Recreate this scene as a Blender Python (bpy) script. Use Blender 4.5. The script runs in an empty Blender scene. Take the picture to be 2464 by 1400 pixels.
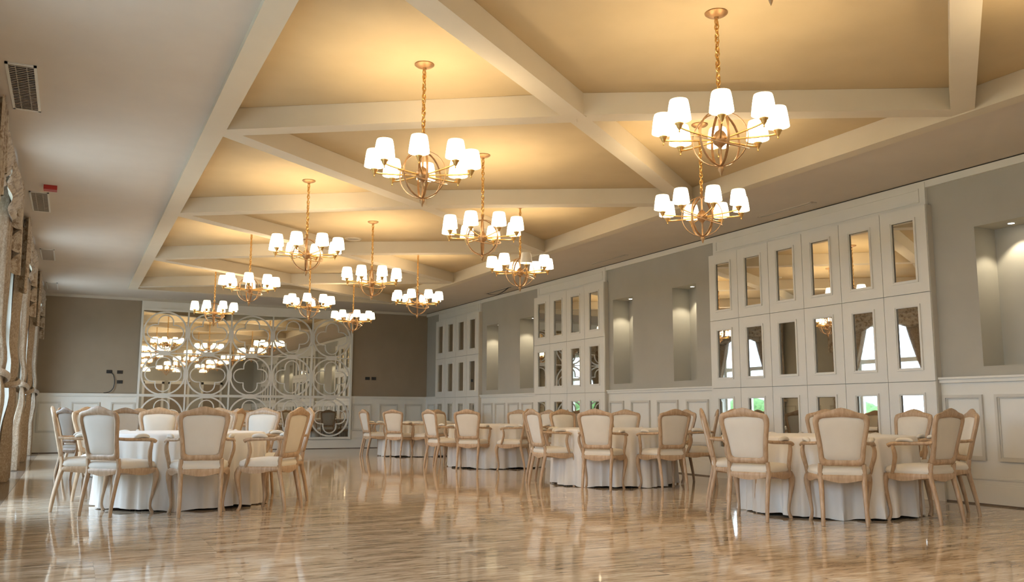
import bpy, bmesh, math, random
from mathutils import Vector, Matrix

S = bpy.context.scene
COL = S.collection
random.seed(11)
PI = math.pi

# ---------------------------------------------------------------- camera, sky, exposure
cam_d = bpy.data.cameras.new('camera')
cam = bpy.data.objects.new('camera', cam_d)
COL.objects.link(cam)
cam_d.sensor_width = 36.0
cam_d.lens = 2110.19 / 2464 * 36.0
cam_d.clip_start = 0.05
yaw, pitch, roll = 0.462632531, 0.136749042, 0.002941564
fwd = Vector((math.sin(yaw) * math.cos(pitch), math.cos(yaw) * math.cos(pitch), math.sin(pitch)))
right = Vector((math.cos(yaw), -math.sin(yaw), 0))
up = right.cross(fwd)
r2 = right * math.cos(roll) + up * math.sin(roll)
u2 = up * math.cos(roll) - right * math.sin(roll)
m = Matrix((r2, u2, -fwd)).transposed().to_4x4()
m.translation = Vector((0, 0, 1.0))
cam.matrix_world = m
S.camera = cam

world = bpy.data.worlds.new('sky')
S.world = world
world.use_nodes = True
bg = world.node_tree.nodes['Background']
bg.inputs[0].default_value = (0.62, 0.78, 1.0, 1)
bg.inputs[1].default_value = 6.5

LAMP = 2.0          # watts of each chandelier bulb
LAMP_COL = (1.0, 0.78, 0.48)
SHADE_GLOW = 5.5
SPOT = 14.0

S.view_settings.view_transform = 'Standard'
S.view_settings.look = 'None'
S.view_settings.gamma = 1.0
S.view_settings.use_curve_mapping = False
S.view_settings.exposure = 0.8
cy = S.cycles
cy.max_bounces = 6
cy.diffuse_bounces = 3
cy.glossy_bounces = 4
cy.transmission_bounces = 4
cy.transparent_max_bounces = 6
cy.caustics_reflective = False
cy.caustics_refractive = False
cy.sample_clamp_indirect = 6.0
cy.use_denoising = True

# ---------------------------------------------------------------- measurements (m)
XL, XR = -0.95, 9.11         # left (window) wall, right wall
YF, YB = -3.5, 23.74         # wall behind the camera, far wall
ZS, ZT = 3.80, 3.97          # flat soffit, coffered tray
TX0, TX1, TY0, TY1 = 1.0, 7.40, -1.6, 21.72
ZB = 3.745                   # underside of the beams
WIN_Y = [-0.5, 5.0, 10.5, 16.0, 21.5]
WIN_W, WIN_Z0, WIN_Z1 = 2.3, 0.06, 3.35

# portals only guide the sky light through the real windows
for wy in WIN_Y:
    ld = bpy.data.lights.new('window_portal', 'AREA')
    ld.shape = 'RECTANGLE'
    ld.size, ld.size_y = WIN_Z1 - WIN_Z0, WIN_W
    ld.cycles.is_portal = True
    lo = bpy.data.objects.new('window_portal', ld)
    lo.location = (XL - 0.28, wy, (WIN_Z0 + WIN_Z1) / 2)
    lo.rotation_euler = (0, -PI / 2, 0)
    COL.objects.link(lo)


# ---------------------------------------------------------------- materials
def new_mat(name):
    mt = bpy.data.materials.new(name)
    mt.use_nodes = True
    nt = mt.node_tree
    return mt, nt, nt.nodes['Principled BSDF']


def nd(nt, t, **kw):
    n = nt.nodes.new(t)
    for k, v in kw.items():
        setattr(n, k, v)
    return n


def ramp(nt, fac, stops):
    r = nd(nt, 'ShaderNodeValToRGB')
    e = r.color_ramp.elements
    while len(e) < len(stops):
        e.new(0.5)
    for i, (p, c) in enumerate(stops):
        e[i].position = p
        e[i].color = (*c, 1)
    nt.links.new(fac, r.inputs[0])
    return r.outputs[0]


def mapping(nt, scale=(1, 1, 1), coord='Object', rand=False):
    tc = nd(nt, 'ShaderNodeTexCoord')
    mp = nd(nt, 'ShaderNodeMapping')
    mp.inputs['Scale'].default_value = scale
    src = tc.outputs[coord]
    if rand:
        oi = nd(nt, 'ShaderNodeObjectInfo')
        vm = nd(nt, 'ShaderNodeVectorMath', operation='SCALE')
        vm.inputs[0].default_value = (37.0, 53.0, 19.0)
        nt.links.new(oi.outputs['Random'], vm.inputs['Scale'])
        va = nd(nt, 'ShaderNodeVectorMath', operation='ADD')
        nt.links.new(src, va.inputs[0])
        nt.links.new(vm.outputs[0], va.inputs[1])
        src = va.outputs[0]
    nt.links.new(src, mp.inputs[0])
    return mp.outputs[0]


def noise(nt, vec, scale, detail=3, rough=0.5, dist=0.0):
    n = nd(nt, 'ShaderNodeTexNoise')
    n.inputs['Scale'].default_value = scale
    n.inputs['Detail'].default_value = detail
    n.inputs['Roughness'].default_value = rough
    n.inputs['Distortion'].default_value = dist
    nt.links.new(vec, n.inputs['Vector'])
    return n.outputs['Fac']


def bump(nt, b, h, strength, dist=0.01):
    n = nd(nt, 'ShaderNodeBump')
    n.inputs['Strength'].default_value = strength
    n.inputs['Distance'].default_value = dist
    nt.links.new(h, n.inputs['Height'])
    nt.links.new(n.outputs[0], b.inputs['Normal'])


def paint(name, a, b_, rough=0.6, scale=2.5, bmp=0.05):
    mt, nt, b = new_mat(name)
    v = mapping(nt)
    f = noise(nt, v, scale, 4)
    nt.links.new(ramp(nt, f, [(0.3, a), (0.7, b_)]), b.inputs['Base Color'])
    b.inputs['Roughness'].default_value = rough
    bump(nt, b, noise(nt, v, 120, 2), bmp, 0.002)
    return mt


M = {}
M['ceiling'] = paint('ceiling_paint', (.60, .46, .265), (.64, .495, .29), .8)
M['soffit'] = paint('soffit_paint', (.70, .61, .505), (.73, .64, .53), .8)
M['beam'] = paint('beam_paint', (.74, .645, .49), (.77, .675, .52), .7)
M['grey'] = paint('grey_wall_paint', (.465, .438, .372), (.495, .466, .396), .75)
M['taupe'] = paint('taupe_wall_paint', (.35, .275, .19), (.375, .295, .205), .75)  # the grey wall paint with its dimmer, warmer light put into the colour
M['white'] = paint('white_lacquer', (.86, .825, .74), (.885, .85, .77), .38, 3.0, .03)
M['cream_trim'] = paint('cream_trim_paint', (.66, .60, .50), (.69, .63, .53), .45, 3.0, .03)
M['moulding'] = paint('moulding_paint', (.69, .65, .57), (.73, .69, .60), .45, 3.0, .03)  # greyer than the white panels; shading lines of the mouldings put into the colour
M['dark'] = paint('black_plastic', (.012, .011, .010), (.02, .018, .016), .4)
M['plug'] = paint('dark_rubber', (.02, .02, .02), (.03, .03, .03), .5)
M['red'] = paint('red_plastic', (.42, .03, .02), (.5, .04, .03), .35)
M['grille'] = paint('grille_metal', (.50, .44, .37), (.54, .48, .40), .5)
M['lawn'] = paint('lawn_green', (.10, .17, .05), (.16, .24, .08), .9, 3)
M['hedge'] = paint('hedge_green', (.05, .11, .03), (.14, .24, .07), .9, 9)
M['terrace'] = paint('pale_terrace', (.50, .48, .44), (.58, .56, .52), .8)
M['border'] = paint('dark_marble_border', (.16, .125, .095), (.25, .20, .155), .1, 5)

# mirror glass
mt, nt, b = new_mat('mirror_glass')
b.inputs['Base Color'].default_value = (.74, .73, .68, 1)
b.inputs['Metallic'].default_value = 1.0
v = mapping(nt)
nt.links.new(ramp(nt, noise(nt, v, 1.3, 2), [(0.3, (.72, .71, .66)), (0.7, (.78, .77, .72))]), b.inputs['Base Color'])
b.inputs['Roughness'].default_value = 0.015
M['mirror'] = mt

# marble floor slabs
mt, nt, b = new_mat('polished_marble')
v1 = mapping(nt, (0.9, 4.6, 1), rand=True)
n1 = noise(nt, v1, 1.5, 7, .66, 1.1)
v2 = mapping(nt, (2.6, 17.0, 1), rand=True)
n2 = noise(nt, v2, 1.8, 6, .65, .8)
mx = nd(nt, 'ShaderNodeMix', data_type='FLOAT')
mx.inputs[0].default_value = 0.5
nt.links.new(n1, mx.inputs[2]); nt.links.new(n2, mx.inputs[3])
nt.links.new(ramp(nt, mx.outputs[0], [(0.37, (.17, .11, .065)), (0.44, (.37, .265, .17)), (0.495, (.54, .415, .285)),
                                      (0.555, (.64, .51, .37)), (0.64, (.82, .72, .58))]), b.inputs['Base Color'])
b.inputs['Roughness'].default_value = 0.06
b.inputs['IOR'].default_value = 1.62
v3 = mapping(nt, (1, 1, 1))
bump(nt, b, noise(nt, v3, 5.0, 2), 0.035, 0.01)
M['marble'] = mt

# limed wood
mt, nt, b = new_mat('limed_beech')
v = mapping(nt, (14, 14, 2.5))
f = noise(nt, v, 3.0, 5, .6, .4)
nt.links.new(ramp(nt, f, [(0.3, (.42, .275, .16)), (0.55, (.54, .375, .235)), (0.75, (.64, .48, .33))]), b.inputs['Base Color'])
b.inputs['Roughness'].default_value = 0.42
bump(nt, b, f, .12, .003)
M['wood'] = mt


def fabric(name, a, b_, sc=260, rough=.85):
    mt, nt, b = new_mat(name)
    v = mapping(nt)
    f = noise(nt, v, 5, 3)
    nt.links.new(ramp(nt, f, [(0.3, a), (0.7, b_)]), b.inputs['Base Color'])
    b.inputs['Roughness'].default_value = rough
    b.inputs['Sheen Weight'].default_value = .15
    bump(nt, b, noise(nt, v, sc, 2), .15, .002)
    return mt


M['uphol'] = fabric('cream_upholstery', (.76, .70, .60), (.81, .75, .65))
M['cloth'] = fabric('white_tablecloth', (.80, .75, .68), (.85, .80, .73))

# damask curtain
mt, nt, b = new_mat('damask_curtain')
v = mapping(nt, (1, 1, .8))
vo = nd(nt, 'ShaderNodeTexVoronoi', feature='SMOOTH_F1')
vo.inputs['Scale'].default_value = 13
nt.links.new(v, vo.inputs['Vector'])
n1 = noise(nt, v, 22, 5, .6, 1.6)
mm = nd(nt, 'ShaderNodeMath', operation='MULTIPLY_ADD')
nt.links.new(vo.outputs['Distance'], mm.inputs[0]); mm.inputs[1].default_value = .55
nt.links.new(n1, mm.inputs[2])
nt.links.new(ramp(nt, mm.outputs[0], [(0.55, (.24, .165, .10)), (0.68, (.37, .275, .185)), (0.80, (.58, .50, .39)), (0.95, (.46, .36, .25))]),
             b.inputs['Base Color'])
b.inputs['Roughness'].default_value = .48
b.inputs['Sheen Weight'].default_value = .3
bump(nt, b, n1, .2, .004)
M['damask'] = mt
mt, nt, b = new_mat('silk_curtain')
v = mapping(nt, (1, 1, .7))
n1 = noise(nt, v, 26, 5, .6, 1.8)
nt.links.new(ramp(nt, n1, [(0.40, (.36, .275, .19)), (0.52, (.44, .35, .25)), (0.60, (.52, .44, .34))]), b.inputs['Base Color'])
b.inputs['Roughness'].default_value = .42
b.inputs['Sheen Weight'].default_value = .3
bump(nt, b, n1, .15, .003)
M['silk'] = mt

# brass and bronze
def metal(name, a, b_, rough, met=1.0):
    mt, nt, b = new_mat(name)
    v = mapping(nt)
    nt.links.new(ramp(nt, noise(nt, v, 18, 4), [(0.3, a), (0.7, b_)]), b.inputs['Base Color'])
    b.inputs['Metallic'].default_value = met
    b.inputs['Roughness'].default_value = rough
    return mt


M['brass'] = metal('antique_brass', (.60, .36, .12), (.74, .48, .18), .35)
M['bronze'] = metal('copper_bronze', (.36, .205, .095), (.52, .32, .155), .42, .75)
M['steel'] = metal('brushed_steel', (.6, .6, .6), (.7, .7, .7), .3)

# glowing pleated shade
def shade_mat(name, glow):
    mt, nt, b = new_mat(name)
    b.inputs['Base Color'].default_value = (.80, .76, .68, 1)
    v = mapping(nt, (1, 1, 1))
    f = noise(nt, v, 60, 2)
    nt.links.new(ramp(nt, f, [(0.3, (.76, .72, .64)), (0.7, (.84, .80, .72))]), b.inputs['Base Color'])
    b.inputs['Roughness'].default_value = .8
    if glow:
        sp = nd(nt, 'ShaderNodeSeparateXYZ')
        tc = nd(nt, 'ShaderNodeTexCoord')
        nt.links.new(tc.outputs['Generated'], sp.inputs[0])
        nt.links.new(ramp(nt, sp.outputs[2], [(0.0, (1.0, .74, .42)), (0.45, (1.0, .86, .66)), (1.0, (1.0, .80, .54))]), b.inputs['Emission Color'])
        st = nd(nt, 'ShaderNodeValToRGB')
        st.color_ramp.interpolation = 'B_SPLINE'
        e = st.color_ramp.elements
        e[0].position, e[0].color = 0.0, (.16, .16, .16, 1)
        e[1].position, e[1].color = 1.0, (.14, .14, .14, 1)
        for p_ in (.3, .65):
            k_ = e.new(p_)
            k_.color = (1, 1, 1, 1)
        nt.links.new(sp.outputs[2], st.inputs[0])
        mu = nd(nt, 'ShaderNodeMath', operation='MULTIPLY')
        mu.inputs[1].default_value = glow
        nt.links.new(st.outputs[0], mu.inputs[0])
        nt.links.new(mu.outputs[0], b.inputs['Emission Strength'])
    return mt


M['shade'] = shade_mat('glowing_pleated_shade', SHADE_GLOW)
M['shade_off'] = shade_mat('unlit_pleated_shade', 0)
mt, nt, b = new_mat('downlight_lens')
b.inputs['Emission Color'].default_value = (1, .93, .78, 1)
b.inputs['Emission Strength'].default_value = 14
M['lens'] = mt
mt, nt, b = new_mat('window_glass')
tr = nd(nt, 'ShaderNodeBsdfTransparent')
tr.inputs[0].default_value = (.95, .97, .97, 1)
gl = nd(nt, 'ShaderNodeBsdfGlossy')
gl.inputs['Roughness'].default_value = 0.01
ms = nd(nt, 'ShaderNodeMixShader')
ms.inputs[0].default_value = .05
nt.links.new(tr.outputs[0], ms.inputs[1]); nt.links.new(gl.outputs[0], ms.inputs[2])
nt.links.new(ms.outputs[0], nt.nodes['Material Output'].inputs[0])
M['glass'] = mt


# ---------------------------------------------------------------- mesh builder
class MB:
    def __init__(s):
        s.v, s.f = [], []

    def add(s, vs, fs):
        o = len(s.v)
        s.v += [tuple(p) for p in vs]
        s.f += [tuple(i + o for i in f) for f in fs]
        return s

    def box(s, x0, x1, y0, y1, z0, z1):
        return s.add([(x, y, z) for z in (z0, z1) for y in (y0, y1) for x in (x0, x1)],
                     [(0, 2, 3, 1), (4, 5, 7, 6), (0, 1, 5, 4), (2, 6, 7, 3), (0, 4, 6, 2), (1, 3, 7, 5)])

    def lathe(s, prof, seg=16, c=(0, 0, 0), cap=True, flute=0.0, nfl=0):
        n = len(prof)
        vs = []
        for i in range(seg):
            a = 2 * PI * i / seg
            for r, z in prof:
                rr = r * (1 + flute * math.cos(nfl * a)) if flute else r
                vs.append((c[0] + rr * math.cos(a), c[1] + rr * math.sin(a), c[2] + z))
        fs = []
        for i in range(seg):
            j = (i + 1) % seg
            for k in range(n - 1):
                fs.append((i * n + k, j * n + k, j * n + k + 1, i * n + k + 1))
        if cap:
            fs.append(tuple(i * n for i in reversed(range(seg))))
            fs.append(tuple(i * n + n - 1 for i in range(seg)))
        return s.add(vs, fs)

    def tube(s, path, rad, seg=8, closed=False, flat=1.0, ref=None):
        P = [Vector(p) for p in path]
        n = len(P)
        R = rad if isinstance(rad, (list, tuple)) else [rad] * n
        T = []
        for i in range(n):
            if closed:
                t = P[(i + 1) % n] - P[i - 1]
            else:
                t = P[min(i + 1, n - 1)] - P[max(i - 1, 0)]
            T.append(t.normalized())
        if ref is None:
            ref = Vector((0, 0, 1)) if abs(T[0].z) < .9 else Vector((1, 0, 0))
        u = (Vector(ref) - T[0] * Vector(ref).dot(T[0])).normalized()
        vs = []
        for i in range(n):
            u = (u - T[i] * u.dot(T[i])).normalized()
            w = T[i].cross(u)
            for k in range(seg):
                a = 2 * PI * k / seg
                vs.append(P[i] + u * (R[i] * flat * math.cos(a)) + w * (R[i] * math.sin(a)))
        fs = []
        for i in range(n if closed else n - 1):
            j = (i + 1) % n
            for k in range(seg):
                l = (k + 1) % seg
                fs.append((i * seg + k, i * seg + l, j * seg + l, j * seg + k))
        if not closed:
            fs.append(tuple(reversed(range(seg))))
            fs.append(tuple((n - 1) * seg + k for k in range(seg)))
        return s.add(vs, fs)

    def loft(s, rings, closed=True, cap=(True, True)):
        n = len(rings[0])
        vs = [p for r in rings for p in r]
        fs = []
        for i in range(len(rings) - 1):
            for k in range(n if closed else n - 1):
                l = (k + 1) % n
                fs.append((i * n + k, i * n + l, (i + 1) * n + l, (i + 1) * n + k))
        if closed and cap[0]:
            fs.append(tuple(reversed(range(n))))
        if closed and cap[1]:
            o = (len(rings) - 1) * n
            fs.append(tuple(o + k for k in range(n)))
        return s.add(vs, fs)

    def mesh(s, name, mat, smooth=None):
        me = bpy.data.meshes.new(name)
        me.from_pydata(s.v, [], s.f)
        me.materials.append(M[mat] if isinstance(mat, str) else mat)
        bm = bmesh.new()
        bm.from_mesh(me)
        bmesh.ops.recalc_face_normals(bm, faces=bm.faces)
        bm.to_mesh(me)
        bm.free()
        if smooth is not None:
            me.shade_smooth()
            me.set_sharp_from_angle(angle=math.radians(smooth))
        me.update()
        return me

    def build(s, name, mat, parent=None, smooth=None, loc=None, kind=None):
        return link(name, s.mesh(name, mat, smooth), parent, loc, kind)


def link(name, me, parent=None, loc=None, kind=None):
    o = bpy.data.objects.new(name, me)
    COL.objects.link(o)
    if parent is not None:
        o.parent = parent
    if loc is not None:
        o.location = loc
    if kind:
        o['kind'] = kind
    return o


def thing(name, label, cat, loc=(0, 0, 0), rz=0.0, group=None):
    o = bpy.data.objects.new(name, None)
    o.empty_display_size = .1
    COL.objects.link(o)
    o.location = loc
    o.rotation_euler = (0, 0, rz)
    o['label'] = label
    o['category'] = cat
    if group:
        o['group'] = group
    return o


def tag(o, label, cat, group=None):
    o['label'] = label
    o['category'] = cat
    if group:
        o['group'] = group
    return o


def copy_tree(o, parent=None):
    c = o.copy()
    COL.objects.link(c)
    if parent is not None:
        c.parent = parent
    for ch in list(o.children):
        copy_tree(ch, c)
    return c


def catmull(pts, sub=5, closed=False):
    n = len(pts)
    out = []
    rng = n if closed else n - 1
    for i in range(rng):
        if closed:
            p0, p1, p2, p3 = pts[i - 1], pts[i], pts[(i + 1) % n], pts[(i + 2) % n]
        else:
            p0, p1, p2, p3 = pts[max(i - 1, 0)], pts[i], pts[i + 1], pts[min(i + 2, n - 1)]
        for k in range(sub):
            t = k / sub
            out.append(tuple(.5 * ((2 * b) + (c - a) * t + (2 * a - 5 * b + 4 * c - d) * t * t + (3 * b - a - 3 * c + d) * t ** 3)
                             for a, b, c, d in zip(p0, p1, p2, p3)))
    if not closed:
        out.append(tuple(pts[-1]))
    return out


def resample(pts, n, closed=True):
    P = [Vector(p) for p in pts]
    if closed:
        P.append(P[0])
    d = [0]
    for a, b in zip(P, P[1:]):
        d.append(d[-1] + (b - a).length)
    out = []
    j = 0
    for i in range(n):
        t = d[-1] * i / (n if closed else n - 1)
        while j < len(d) - 2 and d[j + 1] < t:
            j += 1
        w = (t - d[j]) / max(d[j + 1] - d[j], 1e-9)
        out.append(P[j].lerp(P[j + 1], w))
    return out


# ---------------------------------------------------------------- floor
base = MB().box(XL - .3, XR + .5, YF - .3, YB + .3, -.12, -.012).build('floor', 'marble', kind='structure')
sx, sy = 1.6, 0.85
xs0 = -0.60
meshes = {}
ny = int((YB - YF) / sy) + 1
for j in range(ny):
    y0 = YF + j * sy
    y1 = min(y0 + sy, YB)
    x = xs0 - (0.8 if j % 2 else 0)
    while x < XR:
        a, b_ = max(x, xs0), min(x + sx, XR)
        if b_ - a > .02 and y1 - y0 > .02:
            key = (round(b_ - a, 3), round(y1 - y0, 3))
            if key not in meshes:
                g = .0004
                meshes[key] = MB().box(g, key[0] - g, g, key[1] - g, -.012, 0).mesh('marble_slab', 'marble')
            link('marble_slab', meshes[key], base, (a, y0, 0))
        x += sx
MB().box(XL, xs0 - .002, YF, YB, -.012, .0).build('border_strip', 'border', base)

# ---------------------------------------------------------------- ceiling
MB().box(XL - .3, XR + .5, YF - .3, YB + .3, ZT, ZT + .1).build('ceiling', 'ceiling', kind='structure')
ceil = bpy.data.objects['ceiling']
for nm, q in (('soffit', (XL, TX0, YF, YB)), ('soffit', (TX1, XR, YF, YB)), ('soffit', (TX0, TX1, TY1, YB)), ('soffit', (TX0, TX1, YF, TY0))):
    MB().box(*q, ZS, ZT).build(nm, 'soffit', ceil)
BX0, BX1 = 1.205, 7.235
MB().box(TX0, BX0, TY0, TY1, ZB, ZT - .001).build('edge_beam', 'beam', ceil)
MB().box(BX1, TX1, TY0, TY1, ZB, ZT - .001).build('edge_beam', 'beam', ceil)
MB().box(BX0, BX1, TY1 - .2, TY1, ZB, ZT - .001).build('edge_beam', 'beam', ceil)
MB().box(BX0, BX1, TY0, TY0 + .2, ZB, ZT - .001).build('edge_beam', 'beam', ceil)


nbeam = [0]


def beam(p, q, w=.2):
    p, q = Vector((*p, 0)), Vector((*q, 0))
    t = (q - p).normalized()
    n = Vector((-t.y, t.x, 0)) * w / 2
    nbeam[0] += 1
    z0, z1 = ZB + .004 + .0006 * nbeam[0], ZT - .002
    vs = [Vector((*(a + s * n).xy, z)) for z in (z0, z1) for a in (p, q) for s in (-1, 1)]
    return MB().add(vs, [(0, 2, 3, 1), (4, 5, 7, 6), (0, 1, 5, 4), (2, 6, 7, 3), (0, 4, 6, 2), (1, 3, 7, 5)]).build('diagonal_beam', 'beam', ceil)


LN = [(BX0, 8.87 + 4.13 * k) for k in range(-2, 4)]
CN = [(4.12, 6.9 + 4.1 * k) for k in range(-2, 4)]
RN = [(BX1, 9.25 + 4.1 * k) for k in range(-2, 4)]
for side in (LN, RN):
    for k in range(6):
        beam(side[k], CN[k])
        if k < 5:
            beam(side[k], CN[k + 1])

# ---------------------------------------------------------------- walls
NICHE = [(3.95, 4.60), (5.79, 6.44), (11.47, 12.11), (13.31, 13.96), (17.20, 17.85), (19.00, 19.65)]
NZ0, NZ1, ND = 1.52, 3.11, .36
CAB = [(-.62, 3.40, 6), (6.98, 11.0, 6), (14.12, 16.96, 4), (19.92, 22.80, 4)]

wall = MB()
ys = sorted([YF, YB] + [y for n in NICHE for y in n])
for a, b_ in zip(ys, ys[1:]):
    hole = any(abs(a - n[0]) < 1e-6 for n in NICHE)
    if not hole:
        wall.box(XR, XR + ND + .05, a, b_, 0, ZS)
    else:
        wall.box(XR, XR + ND + .05, a, b_, 0, NZ0)
        wall.box(XR, XR + ND + .05, a, b_, NZ1, ZS)
        wall.box(XR + ND, XR + ND + .05, a, b_, NZ0, NZ1)
wall_right = wall.build('wall_right', 'grey', kind='structure')
wall_back = MB().box(XL, XR, YB, YB + .2, 0, ZS).build('wall_back', 'taupe', kind='structure')
wall_front = MB().box(XL, XR, YF - .2, YF, 0, ZS).build('wall_front', 'grey', kind='structure')
wl = MB()
ed = [YF - .2]
for wy in WIN_Y:
    ed += [wy - WIN_W / 2, wy + WIN_W / 2]
ed.append(YB + .2)
for i in range(0, len(ed), 2):
    wl.box(XL - .3, XL, ed[i], ed[i + 1], 0, ZS)
for wy in WIN_Y:
    wl.box(XL - .3, XL, wy - WIN_W / 2, wy + WIN_W / 2, WIN_Z1, ZS)
    wl.box(XL - .3, XL, wy - WIN_W / 2, wy + WIN_W / 2, 0, WIN_Z0)
wall_left = wl.build('wall_left', 'grey', kind='structure')

# windows
for i, wy in enumerate(WIN_Y):
    w = MB()
    xa, xb = XL - .20, XL - .13
    y0, y1 = wy - WIN_W / 2, wy + WIN_W / 2
    w.box(xa, xb, y0, y0 + .07, WIN_Z0, WIN_Z1).box(xa, xb, y1 - .07, y1, WIN_Z0, WIN_Z1)
    w.box(xa, xb, y0 + .07, y1 - .07, WIN_Z0, WIN_Z0 + .12).box(xa, xb, y0 + .07, y1 - .07, WIN_Z1 - .07, WIN_Z1)
    fr = w.build('window_%d' % (i + 1), 'white', kind='structure')
    MB().box(xa, xb, y0 + .07, y1 - .07, 2.30, 2.42).build('transom', 'white', fr)
    MB().box(xa, xb, wy - .05, wy + .05, WIN_Z0 + .12, 2.30).build('mullion', 'white', fr)
    for (a, b_, c, d) in ((y0 + .07, wy - .05, WIN_Z0 + .12, 2.30), (wy + .05, y1 - .07, WIN_Z0 + .12, 2.30), (y0 + .07, y1 - .07, 2.42, WIN_Z1 - .07)):
        MB().box(xa + .03, xa + .036, a, b_, c, d).build('pane', 'glass', fr)

# outside the windows
MB().box(-9, XL - .3, -12, 36, -.2, -.1).build('terrace', 'terrace', kind='structure')
MB().box(-60, -9, -60, 90, -.25, -.12).build('lawn', 'lawn', kind='structure')
hb = MB()
rnd = random.Random(4)
for q in range(90):
    cx_, cy_, cz_ = rnd.uniform(-.8, .8), -12 + 52 * q / 90 + rnd.uniform(-.3, .3), rnd.uniform(.3, 1.6)
    r = rnd.uniform(.6, 1.0)
    hb.lathe([(r * math.sin(t) * rnd.uniform(.9, 1.1) + .001, cz_ - r * math.cos(t)) for t in [PI * e / 7 for e in range(8)]], 10, (cx_, cy_, 0))
o = hb.build('hedge', 'hedge', None, 60, (-11, 0, -.3))
tag(o, 'long green garden hedge outside the tall windows, seen only in the mirrors', 'hedge')


# ---------------------------------------------------------------- wall trim
def frame_moulding(mb_, rect, t, proud, axis, at, sgn):
    """picture-frame moulding: rect=(u0,u1,z0,z1); axis 'x' = wall plane x=at, axis 'y' = wall plane y=at"""
    u0, u1, z0, z1 = rect
    for (a, b_, c, d) in ((u0, u1, z1 - t, z1), (u0, u1, z0, z0 + t), (u0, u0 + t, z0 + t, z1 - t), (u1 - t, u1, z0 + t, z1 - t)):
        p, q = sorted((at, at + sgn * proud))
        if axis == 'x':
            mb_.box(p, q, a, b_, c, d)
        else:
            mb_.box(a, b_, p, q, c, d)
    return mb_


def dado(name, axis, at, sgn, spans, parent_label=None):
    """wainscot backing with rail, baseboard and moulded panels along one wall"""
    bk = MB()

    def bx(mb_, u0, u1, t0, t1, z0, z1):
        p, q = sorted((at + sgn * t0, at + sgn * t1))
        if axis == 'x':
            mb_.box(p, q, u0, u1, z0, z1)
        else:
            mb_.box(u0, u1, p, q, z0, z1)
    for u0, u1, _ in spans:
        bx(bk, u0, u1, 0, .02, 0, 1.36)
    o = bk.build(name, 'white', kind='structure')
    for u0, u1, panels in spans:
        r = MB()
        bx(r, u0, u1, .02, .05, 1.345, 1.39)
        bx(r, u0, u1, .02, .07, 1.385, 1.41)
        r.build('dado_rail', 'white', o)
        r = MB()
        bx(r, u0, u1, .02, .04, 0, .21)
        bx(r, u0, u1, .02, .032, .21, .23)
        bx(r, u0, u1, .02, .03, .275, .30)
        r.build('baseboard', 'white', o)
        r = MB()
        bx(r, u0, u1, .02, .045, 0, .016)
        r.build('painted_shadow_gap', 'border', o)  # dark strip along the floor, the shadow there put in as colour
        for a, b_ in panels:
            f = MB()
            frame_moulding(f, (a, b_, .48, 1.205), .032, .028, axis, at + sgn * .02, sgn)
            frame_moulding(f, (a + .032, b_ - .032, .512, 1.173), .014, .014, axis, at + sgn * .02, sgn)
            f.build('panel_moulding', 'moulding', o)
    return o


def even(a, b_, n, w):
    g = (b_ - a - n * w) / (n + 1)
    return [(a + g + k * (w + g), a + g + k * (w + g) + w) for k in range(n)]


dado('trim_1', 'x', XR, -1, [
    (YF, -.62, even(YF, -.62, 4, .50)),
    (3.40, 6.98, even(3.40 + .02, 6.98 + .26, 5, .52)[:4] + [(6.46, 6.95)]),
    (11.0, 14.12, [(11.19, 11.75), (11.98, 12.56), (12.78, 13.36), (13.60, 14.08)]),
    (16.96, 19.92, even(17.0, 19.95, 4, .53)),
    (22.80, YB - .02, even(22.80, YB, 1, .52))])
dado('trim_2', 'y', YB, -1, [
    (XL, 1.48, [(-.70, -.22), (.01, .63), (.88, 1.42)]),
    (1.48, 6.86, []),
    (6.86, XR - .02, [(6.93, 7.46), (7.70, 8.24), (8.43, 8.96)])])
dl = []
e2 = [YF] + [y for wy in WIN_Y for y in (wy - WIN_W / 2, wy + WIN_W / 2)] + [YB]
dado('trim_3', 'x', XL, 1, [(e2[i], e2[i + 1], even(e2[i], e2[i + 1], 3, min(.6, (e2[i + 1] - e2[i]) / 4.5))) for i in range(0, len(e2), 2)])

# cornices; along the right wall a black strip paints in the shadow line
c1 = MB().box(XR - .035, XR, YF, YB, 3.70, 3.785).build('trim_4', 'white', kind='structure')
MB().box(XR - .018, XR, YF, YB, 3.785, ZS).build('painted_shadow_gap', 'dark', c1)
MB().box(XL, XR - .035, YB - .03, YB, 3.735, ZS).build('trim_5', 'cream_trim', kind='structure')
MB().box(XL, XL + .03, YF, YB - .03, 3.735, ZS).build('trim_6', 'cream_trim', kind='structure')

# wall behind the camera, seen in the far mirror: white doorways under dark grey paint
fw = MB()
fw.box(XL, 3.0, YF, YF + .03, 0, 1.4).box(8.6, XR - .05, YF, YF + .03, 0, 1.4)
o = fw.build('trim_7', 'white', kind='structure')
for i, x in enumerate((3.9, 5.2, 6.9)):
    d = MB()
    d.box(x - .55, x - .43, YF, YF + .06, 0, 2.55).box(x + .43, x + .55, YF, YF + .06, 0, 2.55).box(x - .55, x + .55, YF, YF + .06, 2.43, 2.6)
    do = d.build('door_%d' % (i + 1), 'white', kind='structure')
    MB().box(x - .43, x + .43, YF, YF + .03, 0, 2.43).build('door_leaf', 'taupe', do)

# ---------------------------------------------------------------- mirrored panelling on the right wall
pane_me = MB().box(-.004, 0, 0, .32, 0, .735).mesh('mirror', 'mirror')


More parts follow.
